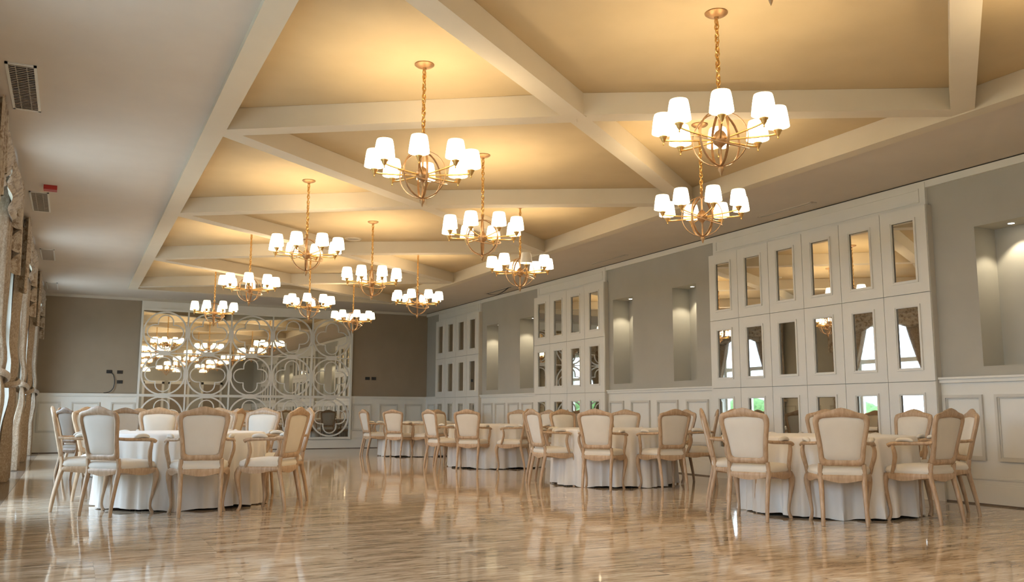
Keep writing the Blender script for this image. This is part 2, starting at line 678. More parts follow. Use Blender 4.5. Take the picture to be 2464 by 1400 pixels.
def panelling(y0, y1, n, label):
    t = thing('mirror_panelling', label, 'panelling', (XR, (y0 + y1) / 2, 0), 0, 'mirrored panelling along the right wall')
    yc = (y0 + y1) / 2
    MB().box(-.085, 0, y0 - yc, y1 - yc, .30, 3.48).build('carcass', 'cream_trim', t)
    MB().box(-.0865, -.085, y0 - yc + .02, y1 - yc - .02, .335, 3.46).build('back_board', 'grey', t)  # grey sheet added behind the doors, paints the shade in their seams
    MB().box(-.045, 0, y0 - yc + .04, y1 - yc - .04, 3.48, 3.77).build('frieze', 'white', t)
    fz = MB()
    frame_moulding(fz, (y0 - yc + .12, y1 - yc - .12, 3.53, 3.70), .018, .012, 'x', -.045, -1)
    fz.build('frieze_moulding', 'white', t)
    MB().box(-.07, 0, y0 - yc, y1 - yc, 0, .22).box(-.095, 0, y0 - yc, y1 - yc, .22, .30).build('plinth', 'white', t)
    w = (y1 - y0) / n
    g = .004
    h = (3.48 - .315) / 3
    d = MB()
    pw, ph = .32, .735
    a0, a1, b0, b1 = g, w - g, g, h - g
    p0, p1 = (w - pw) / 2, (w + pw) / 2
    q0, q1 = (h - ph) / 2, (h + ph) / 2
    for (u0, u1, z0, z1) in ((a0, p0, b0, b1), (p1, a1, b0, b1), (p0, p1, b0, q0), (p0, p1, q1, b1)):
        d.box(-.022, 0, u0, u1, z0, z1)
    dm = d.mesh('door_panel', 'white')
    f = MB()
    frame_moulding(f, (p0 - .028, p1 + .028, q0 - .028, q1 + .028), .02, .014, 'x', -.022, -1)
    frame_moulding(f, (p0 - .010, p1 + .010, q0 - .010, q1 + .010), .014, .006, 'x', -.022, -1)
    fm = f.mesh('mirror_moulding', 'white')
    for c in range(n):
        for r in range(3):
            o = link('door_panel', dm, t, (-.085, y0 - yc + c * w, .315 + r * h))
            link('mirror', pane_me, o, (-.006, p0, q0))
            link('mirror_moulding', fm, o)
    return t


panelling(*CAB[0], 'white panelling with six columns of mirrors behind the viewpoint, seen only in the lattice mirror')
panelling(*CAB[1], 'tall white panelling six columns wide with framed mirrors behind the nearest right table')
panelling(*CAB[2], 'white mirrored panelling four columns wide in the middle of the right wall')
panelling(*CAB[3], 'white mirrored panelling four columns wide at the far end of the right wall')

# ---------------------------------------------------------------- niche downlights
ring_me = MB().lathe([(.045, 0), (.045, -.006), (.034, -.008), (.034, -.002)], 20, cap=False).mesh('trim_ring', 'steel', 40)
lens_me = MB().lathe([(.034, -.003), (.001, -.004)], 20, cap=False).mesh('lens', 'lens', 40)
NL = ['niche nearest the camera, behind the viewpoint', 'tall niche at the right edge of the frame',
      'niche right of the middle pair, beside the six-column panelling', 'niche left of the middle pair, beside the four-column panelling',
      'farther niche half hidden by the middle panelling', 'farthest niche beside the far panelling']
NL[0] = 'niche behind the right edge of the frame'
for (a, b_), nm in zip(NICHE, NL):
    t = thing('downlight', 'small downlight in the ' + nm, 'downlight', (XR + .18, (a + b_) / 2, NZ1), 0, 'niche downlights')
    link('trim_ring', ring_me, t)
    link('lens', lens_me, t)
    ld = bpy.data.lights.new('downlight_beam', 'SPOT')
    ld.energy = SPOT
    ld.color = (1, .88, .66)
    ld.spot_size = math.radians(95)
    ld.spot_blend = .35
    ld.shadow_soft_size = .02
    lo = bpy.data.objects.new('downlight_beam', ld)
    lo.parent = t
    lo.location = (0, 0, -.015)
    COL.objects.link(lo)

# ---------------------------------------------------------------- lattice mirror on the far wall
LX0, LX1, LZ0, LZ1 = 1.50, 6.84, .31, 3.50
t = thing('lattice_mirror', 'huge wall mirror under a white lattice of interlaced circles on the far wall', 'mirror', ((LX0 + LX1) / 2, YB - .02, 0))
ox = (LX0 + LX1) / 2
MB().box(LX0 - ox, LX1 - ox, -.012, 0, LZ0, LZ1).build('mirror', 'mirror', t)
f = MB()
f.box(LX0 - ox - .05, LX1 - ox + .05, -.045, 0, LZ1, LZ1 + .06).box(LX0 - ox - .05, LX1 - ox + .05, -.05, 0, LZ0 - .06, LZ0)
f.box(LX0 - ox - .05, LX0 - ox, -.045, 0, LZ0, LZ1).box(LX1 - ox, LX1 - ox + .05, -.045, 0, LZ0, LZ1)
f.build('frame', 'white', t)
MB().box(LX0 - ox - .05, LX1 - ox + .05, -.03, 0, LZ1 + .06, 3.735).build('header', 'white', t)
cw, chh = (LX1 - LX0) / 5, (LZ1 - LZ0) / 3
yl0, yl1 = -.036, -.013


def strip(pts, w, closed=True):
    """flat fretwork strip following pts (x,z)"""
    P = [Vector((p[0], 0, p[1])) for p in pts]
    n = len(P)
    i_, o_ = [], []
    for k in range(n):
        a, c = (P[k - 1], P[(k + 1) % n]) if closed else (P[max(k - 1, 0)], P[min(k + 1, n - 1)])
        tt = (c - a).normalized()
        nn = Vector((-tt.z, 0, tt.x)) * w / 2
        i_.append(P[k] - nn)
        o_.append(P[k] + nn)
    rings = [[Vector((p.x, y, p.z)) for p in r] for r, y in ((i_, yl1), (i_, yl0), (o_, yl0), (o_, yl1))]
    mb_ = MB()
    vs = [p for r in rings for p in r]
    fs = []
    for r in range(4):
        s_ = (r + 1) % 4
        for k in range(n if closed else n - 1):
            l = (k + 1) % n
            fs.append((r * n + k, r * n + l, s_ * n + l, s_ * n + k))
    return mb_.add(vs, fs)


rr = .5 * cw - .025
ring = strip([(rr * math.cos(a), rr * chh / cw * math.sin(a)) for a in [2 * PI * k / 40 for k in range(40)]], .038).mesh('ring', 'white')
q = []
L, R_ = .25, .18
for d in range(4):
    base_a = d * PI / 2
    for k in range(9):
        a = base_a - PI / 2 + PI * k / 8
        q.append((L * math.cos(base_a) + R_ * math.cos(a), L * math.sin(base_a) + R_ * math.sin(a)))
    c, s_ = math.cos(base_a), math.sin(base_a)
    px, pz = R_, R_
    # stepped corner pointing to the middle of the cell
    q.append((c * px - s_ * pz, s_ * px + c * pz))
quat = strip(q, .026).mesh('quatrefoil', 'white')
for i in range(5):
    for j in range(3):
        cx_, cz_ = LX0 - ox + (i + .5) * cw, LZ0 + (j + .5) * chh
        o = link('ring', ring, t, (cx_, 0, cz_))
        link('quatrefoil', quat, o)
for i in range(1, 5):
    x = LX0 - ox + i * cw
    MB().box(x - .018, x + .018, yl0 - .004, yl1, LZ0, LZ1).build('bar', 'white', t)
for j in range(1, 3):
    z = LZ0 + j * chh
    MB().box(LX0 - ox, LX1 - ox, yl0 - .002, yl1, z - .014, z + .014).build('bar', 'white', t)


def plate(hx, hz):
    pts = []
    for k in range(20):
        a = 2 * PI * k / 20
        c, s_ = math.cos(a), math.sin(a)
        pts.append((hx * abs(c) ** .6 * (1 if c > 0 else -1), hz * abs(s_) ** .6 * (1 if s_ > 0 else -1)))
    return MB().loft([[(x, yl0 - .008, z) for x, z in pts], [(x, yl1, z) for x, z in pts]]).mesh('node_plate', 'white')


pv, pz_ = plate(.06, .13), plate(.14, .06)
for i in range(1, 5):
    for j in range(3):
        link('node_plate', pv, t, (LX0 - ox + i * cw, 0, LZ0 + (j + .5) * chh))
for i in range(5):
    for j in range(1, 3):
        link('node_plate', pz_, t, (LX0 - ox + (i + .5) * cw, 0, LZ0 + j * chh))

# ---------------------------------------------------------------- chairs
def back_y(z):
    return .075 - (z - .45) * .125 / .57


def half(pts):
    return catmull([(x, z) for x, z in pts], 4) 


def full(h):
    return h + [(-x, z) for x, z in reversed(h[1:-1])]


OUT = full(half([(0, .515), (.10, .513), (.172, .518), (.190, .560), (.203, .70), (.224, .82), (.236, .890), (.233, .935), (.214, .963),
                 (.175, .974), (.125, .984), (.065, 1.008), (0, 1.022)]))
INN = full(half([(0, .566), (.09, .565), (.138, .572), (.150, .600), (.162, .70), (.181, .82), (.189, .880), (.186, .910), (.168, .926),
                 (.13, .932), (.09, .935), (.045, .938), (0, .940)]))
NB = 44
OUT = [(p.x, p.y) for p in resample([Vector((a, b_, 0)) for a, b_ in OUT], NB)]
INN = [(p.x, p.y) for p in resample([Vector((a, b_, 0)) for a, b_ in INN], NB)]

bf = MB()
rings = []
for k in range(8):
    a = 2 * PI * k / 8 + PI / 8
    c, s_ = math.cos(a) * 1.08, math.sin(a) * 1.08
    c = max(-1, min(1, c))
    r = []
    for (x0, z0), (x1, z1) in zip(OUT, INN):
        w = (1 + c) / 2
        x, z = x0 * w + x1 * (1 - w), z0 * w + z1 * (1 - w)
        r.append((x, back_y(z) + s_ * .021, z))
    rings.append(r)
rings.append(rings[0])
bf.loft(rings, True, (False, False))
for s_ in (-1, 1):
    bf.tube(catmull([(s_ * .181, .073, .43), (s_ * .183, .068, .48), (s_ * .180, .060, .53)], 3), .021, 6)
back_frame = bf.mesh('back_frame', 'wood', 50)

br = MB()
cxz = (0, .75)
def scaled(f, y):
    return [((x - cxz[0]) * f + cxz[0], back_y((z - cxz[1]) * f + cxz[1]) + y, (z - cxz[1]) * f + cxz[1]) for x, z in INN]
br.loft([scaled(.35, -.016), scaled(.75, -.014), scaled(.95, -.008), scaled(1.03, 0), scaled(.96, .016), scaled(.80, .030), scaled(.4, .036)])
backrest = br.mesh('backrest', 'uphol', 60)

seat_half = [(0, .505), (.12, .501), (.22, .486), (.272, .463), (.285, .422), (.270, .335), (.245, .225), (.218, .11), (.205, .063), (.17, .052), (.08, .050), (0, .050)]
SO = full(half(seat_half))
SO = [(p.x, p.y) for p in resample([Vector((a, b_, 0)) for a, b_ in SO], 48)]
SC = (0, .27)
def sring(f, z):
    return [((x - SC[0]) * f, (y - SC[1]) * f + SC[1], z) for x, y in SO]
sf = MB()
low = []
for k, (x, y) in enumerate(SO):
    t_ = 2 * PI * k / 48
    low.append((x * .985, (y - SC[1]) * .985 + SC[1], .378 - .016 * math.cos(4 * t_) + .004))
mid = [(x, y, .405) for x, y in SO]
sf.loft([low, mid, sring(1.0, .425), sring(.965, .436)])
seat_frame = sf.mesh('seat_frame', 'wood', 45)
sc = MB()
sc.loft([sring(.955, .434), sring(.985, .455), sring(.95, .485), sring(.80, .506), sring(.4, .518)])
seat = sc.mesh('seat', 'uphol', 70)


def rear_leg(s_):
    p = catmull([(s_ * .182, -.004, 0), (s_ * .180, .012, .12), (s_ * .179, .045, .28), (s_ * .180, .072, .40), (s_ * .181, .074, .45)], 3)
    r = [.0165 + .0105 * (k / (len(p) - 1)) for k in range(len(p))]
    return MB().tube(p, r, 6).mesh('leg', 'wood', 60)


def front_leg(s_):
    ctr = [(.255, .448, .42), (.268, .468, .37), (.266, .470, .30), (.252, .456, .20), (.240, .443, .10), (.242, .446, .045), (.254, .462, .0)]
    rad = [.030, .032, .026, .0185, .0145, .0145, .018]
    p = catmull([(s_ * x, y, z) for x, y, z in ctr], 3)
    rr_ = [q_[0] for q_ in catmull([(r,) for r in rad], 3)]
    return MB().tube(p, rr_, 8).mesh('leg', 'wood', 60)


def arm(s_):
    p = catmull([(s_ * .200, .026, .715), (s_ * .232, .10, .708), (s_ * .270, .20, .706), (s_ * .292, .29, .704), (s_ * .302, .36, .698), (s_ * .310, .392, .682)], 3)
    n = len(p)
    r = [.018 + .007 * (k / n) for k in range(n)]
    return MB().tube(p, r, 8, flat=.8).mesh('armrest', 'wood', 60)


def pad(s_):
    c = [(s_ * .260, .165, .722), (s_ * .270, .195, .736), (s_ * .282, .245, .742), (s_ * .290, .290, .737), (s_ * .295, .315, .722)]
    return MB().tube(catmull(c, 3), [.006, .016, .022, .025, .026, .027, .027, .026, .025, .023, .021, .018, .008], 8, flat=.75).mesh('arm_pad', 'uphol', 70)


def support(s_):
    c = [(s_ * .301, .352, .69), (s_ * .310, .332, .64), (s_ * .303, .330, .58), (s_ * .283, .360, .50), (s_ * .272, .388, .43)]
    p = catmull(c, 3)
    return MB().tube(p, [.015 + .006 * math.sin(PI * k / (len(p) - 1)) for k in range(len(p))], 7).mesh('arm_support', 'wood', 60)


CH = dict(rl=[rear_leg(s_) for s_ in (-1, 1)], fl=[front_leg(s_) for s_ in (-1, 1)], ar=[arm(s_) for s_ in (-1, 1)],
          pd=[pad(s_) for s_ in (-1, 1)], su=[support(s_) for s_ in (-1, 1)])


def make_chair():
    t = thing('armchair', '', 'chair')
    t.scale = (1.022, 1.022, 1.022)
    link('seat', seat, t); link('seat_frame', seat_frame, t); link('back_frame', back_frame, t); link('backrest', backrest, t)
    for k in (0, 1):
        link('leg', CH['rl'][k], t); link('leg', CH['fl'][k], t)
        a = link('armrest', CH['ar'][k], t)
        link('arm_pad', CH['pd'][k], a)
        link('arm_support', CH['su'][k], t)
    return t


chair0 = make_chair()
used = []


def chair(x, y, face, label, group):
    t = chair0 if not used else copy_tree(chair0)
    used.append(1)
    t.location = (x, y, 0)
    t.rotation_euler = (0, 0, math.radians(face - 90))
    t['label'] = label
    t['group'] = group
    return t


# ---------------------------------------------------------------- tables
def tablecloth(seed):
    rnd = random.Random(seed)
    N = 240
    ph = [rnd.uniform(0, 6.28) for _ in range(6)]
    kf = [13, 21, 29, 37, 7]
    am = [.020, .022, .020, .012, .012]
    hem = [rnd.uniform(0, 6.28) for _ in range(3)]
    lev = [(0, .768, 0), (.45, .769, 0), (.815, .768, 0), (.842, .763, 0), (.853, .745, .06), (.857, .68, .30), (.860, .58, .55), (.862, .44, .85),
           (.864, .28, 1.05), (.867, .13, 1.2), (.87, .0, 1.35)]
    rings = []
    for r, z, f in lev:
        row = []
        for k in range(N):
            a = 2 * PI * k / N
            d = sum(A * (1 - 1.6 * abs(math.sin(K * a / 2 + P + .35 * math.sin(3 * a + P)))) for A, K, P in zip(am, kf, ph))
            hz = z
            if z < .2:
                hz = z + (.2 - z) / .2 * (.016 + .010 * math.sin(5 * a + hem[0]) + .006 * math.sin(13 * a + hem[1]))
            row.append(((max(r, .001) + d * f * 1.05) * math.cos(a), (max(r, .001) + d * f * 1.05) * math.sin(a), hz))
        rings.append(row)
    return MB().loft(rings, True, (True, False)).mesh('tablecloth', 'cloth', 80)


table_top = MB().lathe([(.80, .725), (.83, .73), (.835, .745), (.83, .76), (.80, .764)], 40).mesh('tabletop', 'wood', 40)
leg_me = MB().tube([(0, 0, .0), (0, 0, .06), (0, 0, .726)], [.026, .022, .022], 8).mesh('leg', 'dark', 50)


def table(x, y, phrase, seed, rz=0):
    t = thing('round_table', 'round banquet table under its cloth, ' + phrase, 'table', (x, y, 0), rz, 'round banquet tables')
    link('tabletop', table_top, t)
    for k in range(4):
        a = PI / 4 + k * PI / 2
        link('leg', leg_me, t, (.66 * math.cos(a), .66 * math.sin(a), 0))
    o = link('tablecloth', tablecloth(seed), None, (x, y, .0015))
    tag(o, 'white tablecloth in loose folds, ' + phrase, 'tablecloth', 'white tablecloths')
    return o


TAB = {
    'T1': (1.16, 10.40, 'nearest one on the left'),
    'T2': (7.08, 6.82, 'nearest one on the right'),
    'T3': (6.95, 10.72, 'second one along the right wall'),
    'T4': (7.10, 14.90, 'third one along the right wall'),
    'T5': (7.22, 19.40, 'farthest one along the right wall'),
    'T6': (1.20, 15.20, 'farther one on the left'),
}
SHORT = {'T1': 'nearest left table', 'T2': 'nearest right table', 'T3': 'second right table', 'T4': 'third right table',
         'T5': 'farthest right table', 'T6': 'farther left table'}
for i, (k, (x, y, p)) in enumerate(TAB.items()):
    table(x, y, p, 40 + i, .3 * i)

# (angle round the table, radius, turn away from the table centre, words on what one sees of it)
RING = {
    'T1': [(189, 1.29, -8, 'seen side on at the left end of the'), (228, 1.33, -4, 'pale back lit by daylight, left of centre at the'),
           (270, 1.43, -4, 'back square to the camera, front middle of the'), (308, 1.52, 13, 'back half turned, front right of the'),
           (354, 1.29, 8, 'edge on, right end of the'), (41, 1.30, 6, 'bright front cushion facing us, far right of the'),
           (68, 1.36, 0, 'mostly hidden, far side right of centre at the'), (97, 1.36, 0, 'wide front view, far side left of centre at the'),
           (137, 1.30, 0, 'shaded front, far left of the')],
    'T2': [(193, 1.42, 16, 'back turned, left of centre at the'), (229, 1.34, 0, 'back square to us, front middle of the'),
           (277, 1.30, 0, 'narrow half turned back, front right of the'), (322, 1.36, 0, 'seen side on at the right end of the'),
           (2, 1.34, 0, 'front cushion facing us, far right of the'), (44, 1.35, 0, 'front view half hidden, far middle of the'),
           (92, 1.33, 0, 'almost hidden behind the left chair of the'), (148, 1.24, -4, 'edge on at the far left end of the')],
    'T3': [(177, 1.22, 0, 'obliquely from behind, left end of the'), (228, 1.31, -4, 'back square to us, front left of the'),
           (274, 1.33, -10, 'greyer back half turned, front right of the'), (329, 1.45, -6, 'edge on at the right end of the'),
           (2, 1.32, 0, 'only an edge showing behind the front right chair of the'), (48, 1.32, 0, 'rounded front cushion facing us, far right of the'),
           (92, 1.31, 0, 'front cushion facing us, far left of the'), (131, 1.24, 0, 'edge on at the far left end of the')],
    'T4': [(182, 1.32, 8, 'pale back half turned, left end of the'), (222, 1.28, 8, 'back square to us, front left of the'),
           (272, 1.22, 42, 'edge on facing left, front right of the'), (338, 1.3, 0, 'hidden by the next table, right end of the'),
           (14, 1.3, 0, 'mostly hidden, far right end of the'), (44, 1.27, 0, 'front cushion facing us, far right of the'),
           (124, 1.26, 0, 'front cushion facing us, far left of the')],
    'T5': [(180, 1.26, 6, 'obliquely from behind, left end of the'), (227, 1.34, 0, 'back square to us, front left of the'),
           (268, 1.22, 20, 'half hidden front right chair of the'), (320, 1.3, 0, 'hidden by nearer chairs, right end of the'),
           (12, 1.3, 0, 'hidden by nearer chairs, far right of the'), (52, 1.3, 0, 'hidden by nearer chairs, far middle of the'),
           (97, 1.28, 0, 'front cushion peeping past a back, far side of the'), (142, 1.25, 0, 'front cushion facing us, far left of the')],
    'T6': [(207, 1.38, 4, 'seen from behind on the left of the'), (250, 1.38, 0, 'hidden behind near chairs, front left of the'),
           (292, 1.38, 0, 'hidden behind near chairs, front right of the'), (332, 1.36, 0, 'partly hidden right front chair of the'),
           (14, 1.34, 0, 'partly hidden right end chair of the'), (56, 1.34, 0, 'mostly hidden far right chair of the'),
           (95, 1.34, 0, 'cream front half hidden, far middle of the'), (125, 1.34, 0, 'shaded front, far left of the'),
           (166, 1.34, 0, 'hidden left end chair of the')],
}
for k, lst in RING.items():
    cx_, cy_, _ = TAB[k]
    for a, r, turn, words in lst:
        x, y = cx_ + r * math.cos(math.radians(a)), cy_ + r * math.sin(math.radians(a))
        chair(x, y, a + 180 + turn, 'cream armchair, ' + words + ' ' + SHORT[k], 'armchairs at the ' + SHORT[k])
chair(-.88, 5.80, 0, 'cream armchair cut off at the left edge of the frame, only its seat corner showing', 'single armchair by the near window')

# ---------------------------------------------------------------- chandeliers
# origin at the ceiling; the body hangs about 1 m below
def make_chandelier():
    t = thing('chandelier', '', 'chandelier', (0, 0, 0))
    MB().lathe([(.001, 0), (.085, 0), (.085, -.008), (.070, -.020), (.045, -.028), (.018, -.034), (.016, -.05), (.001, -.052)], 24).build('canopy', 'bronze', t, 50)
    lk = MB()
    z = -.05
    k = 0
    while z > -.70:
        a = k * PI / 2 + .3 * math.sin(k)
        d = Vector((math.cos(a), math.sin(a), 0))
        pts = []
        for e in range(8):
            b_ = 2 * PI * e / 8
            pts.append(Vector((0, 0, z - .026 + .026 * math.sin(b_))) + d * (.016 * math.cos(b_)))
        lk.tube(pts, .0055, 5, closed=True, ref=(d.y, -d.x, .01))
        z -= .036
        k += 1
    lk.tube([(.004, 0, -.04), (-.006, .004, -.25), (.007, -.004, -.5), (0, 0, -.76)], .004, 5)
    lk.build('chain', 'brass', t, 60)
    st = MB().lathe([(.006, -.70), (.010, -.71), (.014, -.74), (.012, -.76), (.022, -.775), (.012, -.79), (.009, -.80), (.009, -.91), (.03, -.925), (.05, -.955), (.056, -.985),
                     (.046, -1.015), (.02, -1.035), (.010, -1.05), (.008, -1.17), (.014, -1.185)], 12)
    st.build('stem', 'bronze', t, 50)
    R = .205
    for k in range(3):
        a = k * PI / 3
        pts = [(R * math.sin(b_) * math.cos(a), R * math.sin(b_) * math.sin(a), -.98 + R * math.cos(b_)) for b_ in [2 * PI * e / 28 for e in range(28)]]
        MB().tube(pts, .011, 6, closed=True, flat=.4, ref=(math.cos(a), math.sin(a), .3)).build('globe_band', 'bronze', t, 60)
    tl = math.radians(24)
    pts = [((R + .006) * math.cos(b_), (R + .006) * math.sin(b_) * math.cos(tl), -.98 - .02 + (R + .006) * math.sin(b_) * math.sin(tl)) for b_ in [2 * PI * e / 32 for e in range(32)]]
    MB().tube(pts, .010, 6, closed=True, flat=.5, ref=(0, 0, 1)).build('globe_ring', 'bronze', t, 60)
    MB().lathe([(.001, -1.17), (.012, -1.18), (.022, -1.20), (.022, -1.215), (.010, -1.235), (.008, -1.245), (.001, -1.262)], 12).build('finial', 'bronze', t, 60)
    am = MB()
    am.tube(catmull([(.04, 0, -.985), (.20, 0, -.982), (.34, 0, -.975), (.405, 0, -.965)], 3), .0075, 6)
    am.lathe([(.001, -1.005), (.007, -.997), (.004, -.988), (.012, -.975), (.020, -.962), (.022, -.952), (.032, -.942), (.032, -.936), (.012, -.932), (.010, -.925)], 12, (.41, 0, 0))
    arm_me = am.mesh('arm', 'brass', 50)
    can_me = MB().lathe([(.011, -.93), (.011, -.86), (.006, -.855)], 8, (.41, 0, 0)).mesh('candle', 'uphol', 50)
    sh_me = MB().lathe([(.085, -.912), (.084, -.900), (.0795, -.865), (.074, -.82), (.0675, -.78), (.063, -.766)], 40, (.41, 0, 0), cap=False, flute=.012, nfl=20).mesh('shade', 'shade', 50)
    for k in range(8):
        a = link('arm', arm_me, t)
        a.rotation_euler = (0, 0, k * PI / 4)
        link('candle', can_me, a)
        link('shade', sh_me, a)
    return t


ch0 = make_chandelier()
bulb = bpy.data.lights.new('bulb', 'POINT')
bulb.energy = LAMP
bulb.color = LAMP_COL
bulb.shadow_soft_size = .028
CL = [
    (4.15, 4.90, 7, 'largest in the picture, top right'),
    (2.55, 6.82, 20, 'second largest, top centre of the picture'),
    (5.68, 7.02, 22, 'directly under the largest one, before the near panelling'),
    (4.13, 9.05, 2, 'middle row, right of the second largest one'),
    (2.59, 11.12, 14, 'left row, below and left of the second largest one'),
    (5.68, 11.13, 30, 'right row with one unlit grey shade, before the middle panelling'),
    (4.10, 13.15, 5, 'middle row, fourth from the camera, right of the left row lamp'),
    (2.52, 14.78, 33, 'left row, second from the far wall'),
    (5.66, 15.30, 9, 'right row, lowest one left of the niches'),
    (4.00, 16.80, 26, 'middle row, hanging before the top centre of the lattice mirror'),
    (2.52, 18.80, 17, 'left row, farthest one at the left of the lattice mirror'),
    (5.53, 19.05, 40, 'right row, farthest one at the right end of the lattice mirror'),
    (2.55, 2.66, 12, 'only its bottom finial showing at the top edge'),
    (5.70, 2.90, 25, 'behind the viewpoint on the right, seen only in mirrors'),
    (4.15, .70, 3, 'behind the viewpoint in the middle, seen only in the lattice mirror'),
]
for i, (x, y, rz, words) in enumerate(CL):
    t = ch0 if i == 0 else copy_tree(ch0)
    t.location = (x, y, ZT)
    t.rotation_euler = (0, 0, math.radians(rz))
    t['label'] = 'brass shaded chandelier, ' + words
    t['group'] = 'globe chandeliers'
    arms = sorted([c for c in t.children if c.name.startswith('arm')], key=lambda c: c.rotation_euler.z)
    dark = None
    if i == 5:
        # the arm that points to the camera has no working bulb
        want = math.atan2(-y, -x) - math.radians(rz)
        dark = min(arms, key=lambda c: abs((c.rotation_euler.z - want + PI) % (2 * PI) - PI))
        for s_ in dark.children:
            if s_.name.startswith('shade'):
                me = s_.data.copy()
                me.materials[0] = M['shade_off']
                s_.data = me
                s_['label'] = 'unlit grey shade'
    for a in arms:
        if a is dark:
            continue
        lo = bpy.data.objects.new('bulb', bulb)
        COL.objects.link(lo)
        lo.parent = t
        ang = a.rotation_euler.z
        lo.location = (.41 * math.cos(ang), .41 * math.sin(ang), -.83)

# dome pendants near the wall behind the camera, seen in the lattice mirror
pd = None
for i, (x, words) in enumerate(((3.45, 'left'), (4.95, 'middle'), (6.3, 'right'))):
    if pd is None:
        pd = thing('pendant_lamp', '', 'lamp')
        MB().tube([(0, 0, 0), (0, 0, -.55)], .008, 6).build('cord', 'white', pd)
        MB().lathe([(.02, -.52), (.06, -.54), (.14, -.60), (.19, -.68), (.205, -.74), (.198, -.74), (.18, -.68), (.13, -.61), (.05, -.56), (.01, -.55)], 20, cap=False).build('dome_shade', 'shade', pd, 50)
        t = pd
    else:
        t = copy_tree(pd)
    t.location = (x, YF + .9, ZS)
    t['label'] = 'white dome pendant lamp reflected in the lattice mirror, ' + words + ' one of three'
    t['group'] = 'dome pendants'

# ---------------------------------------------------------------- curtains
def fold(u, n, ph, z):
    return math.sin(2 * PI * n * u + ph + .25 * math.sin(3 * z + ph)) + .35 * math.sin(4 * PI * n * u + 1.7 * ph)


def make_curtain(side, seed):
    """one tied-back curtain; side=+1: hangs on the far (+y) side of its window; y runs from the window centre"""
    rnd = random.Random(seed)
    ph = rnd.uniform(0, 6)
    NU, NV = 56, 34
    rows = []
    yo = 1.78
    for j in range(NV + 1):
        z = 3.62 - (3.62 - .012) * j / NV
        if z > 1.40:
            t_ = (3.62 - z) / (3.62 - 1.40)
            yi = .55 + (1.30 - .55) * t_ ** 1.35
            amp = .055 - .028 * t_
        else:
            t_ = (1.40 - z) / 1.40
            yi = 1.30 - .42 * min(1, t_ * 1.5) ** .7
            amp = .027 + .035 * min(1, t_ * 1.6)
        puff = .05 * math.exp(-((z - 1.62) / .22) ** 2) + .05 * math.exp(-((z - 1.15) / .25) ** 2)
        row = []
        for i in range(NU + 1):
            u = i / NU
            y = yo + (yi - yo) * u
            row.append((.11 + puff + amp * fold(u, 6.5, ph, z), side * y, z))
        rows.append(row)
    cm = MB().loft(rows, False)
    me = cm.mesh('drape', 'silk', 80)
    return me


def make_valance(seed):
    rnd = random.Random(seed)
    mb_ = MB()
    NU, NV = 60, 16
    for s_ in (0, 1):
        y0, y1 = (-1.75, .05) if s_ == 0 else (-.05, 1.75)
        rows = []
        for j in range(NV + 1):
            v_ = j / NV
            row = []
            for i in range(NU + 1):
                u = i / NU
                y = y0 + (y1 - y0) * u
                dr = .16 + .46 * math.sin(PI * u) ** .8
                z = 3.76 - dr * v_
                x = .20 + .07 * math.sin(PI * u) * math.sin(PI * min(1, v_ * 1.1)) + .026 * math.sin(2 * PI * 5 * v_ * (.6 + .4 * math.sin(PI * u)) + .6)
                row.append((x + .015 * s_, y, z))
            rows.append(row)
        mb_.loft(rows, False)
    return mb_.mesh('swag', 'damask', 80)


def make_jabot(side):
    rows = []
    NU, NV = 40, 14
    for j in range(NV + 1):
        v_ = j / NV
        row = []
        for i in range(NU + 1):
            u = i / NU
            y = side * (1.86 - .62 * u)
            zig = .5 + .5 * math.cos(2 * PI * 3 * u)
            ln = (1.22 - .75 * u) - .10 * zig
            z = 3.76 - ln * v_
            x = .20 + (.035 + .03 * v_) * math.sin(2 * PI * 3 * u + .4) + .03
            row.append((x, y, z))
        rows.append(row)
    return MB().loft(rows, False).mesh('tail', 'damask', 80)


cu = {s_: make_curtain(s_, 3 + s_) for s_ in (-1, 1)}
sw = make_valance(5)
jb = {s_: make_jabot(s_) for s_ in (-1, 1)}
ties = {}
for s_ in (-1, 1):
    pts = []
    for k in range(20):
        a = 2 * PI * k / 20
        pts.append((.11 + .125 * math.cos(a), s_ * (1.54 + .29 * math.sin(a)), 1.40 + .05 * math.sin(a + PI)))
    ties[s_] = MB().tube(pts, .028, 8, closed=True, flat=1.5).mesh('tie_back', 'silk', 60)
pelm = MB().box(.002, .17, -1.80, 1.80, 3.66, 3.795).mesh('pelmet', 'silk')
WN = {10.5: 'nearest window', 16.0: 'middle window', 21.5: 'farthest window'}
for wy, nm in WN.items():
    for s_ in (-1, 1):
        c = thing('curtain', 'brown damask curtain tied back on the %s side of the %s' % ('far' if s_ > 0 else 'near', nm), 'curtain', (XL + .03, wy, 0), 0, 'damask curtains')
        link('drape', cu[s_], c)
        link('tie_back', ties[s_], c)
    v = thing('valance', 'gathered damask valance with swags and pointed tails over the ' + nm, 'valance', (XL, wy, 0), 0, 'swagged valances')
    link('pelmet', pelm, v)
    link('swag', sw, v)
    for s_ in (-1, 1):
        link('tail', jb[s_], v)

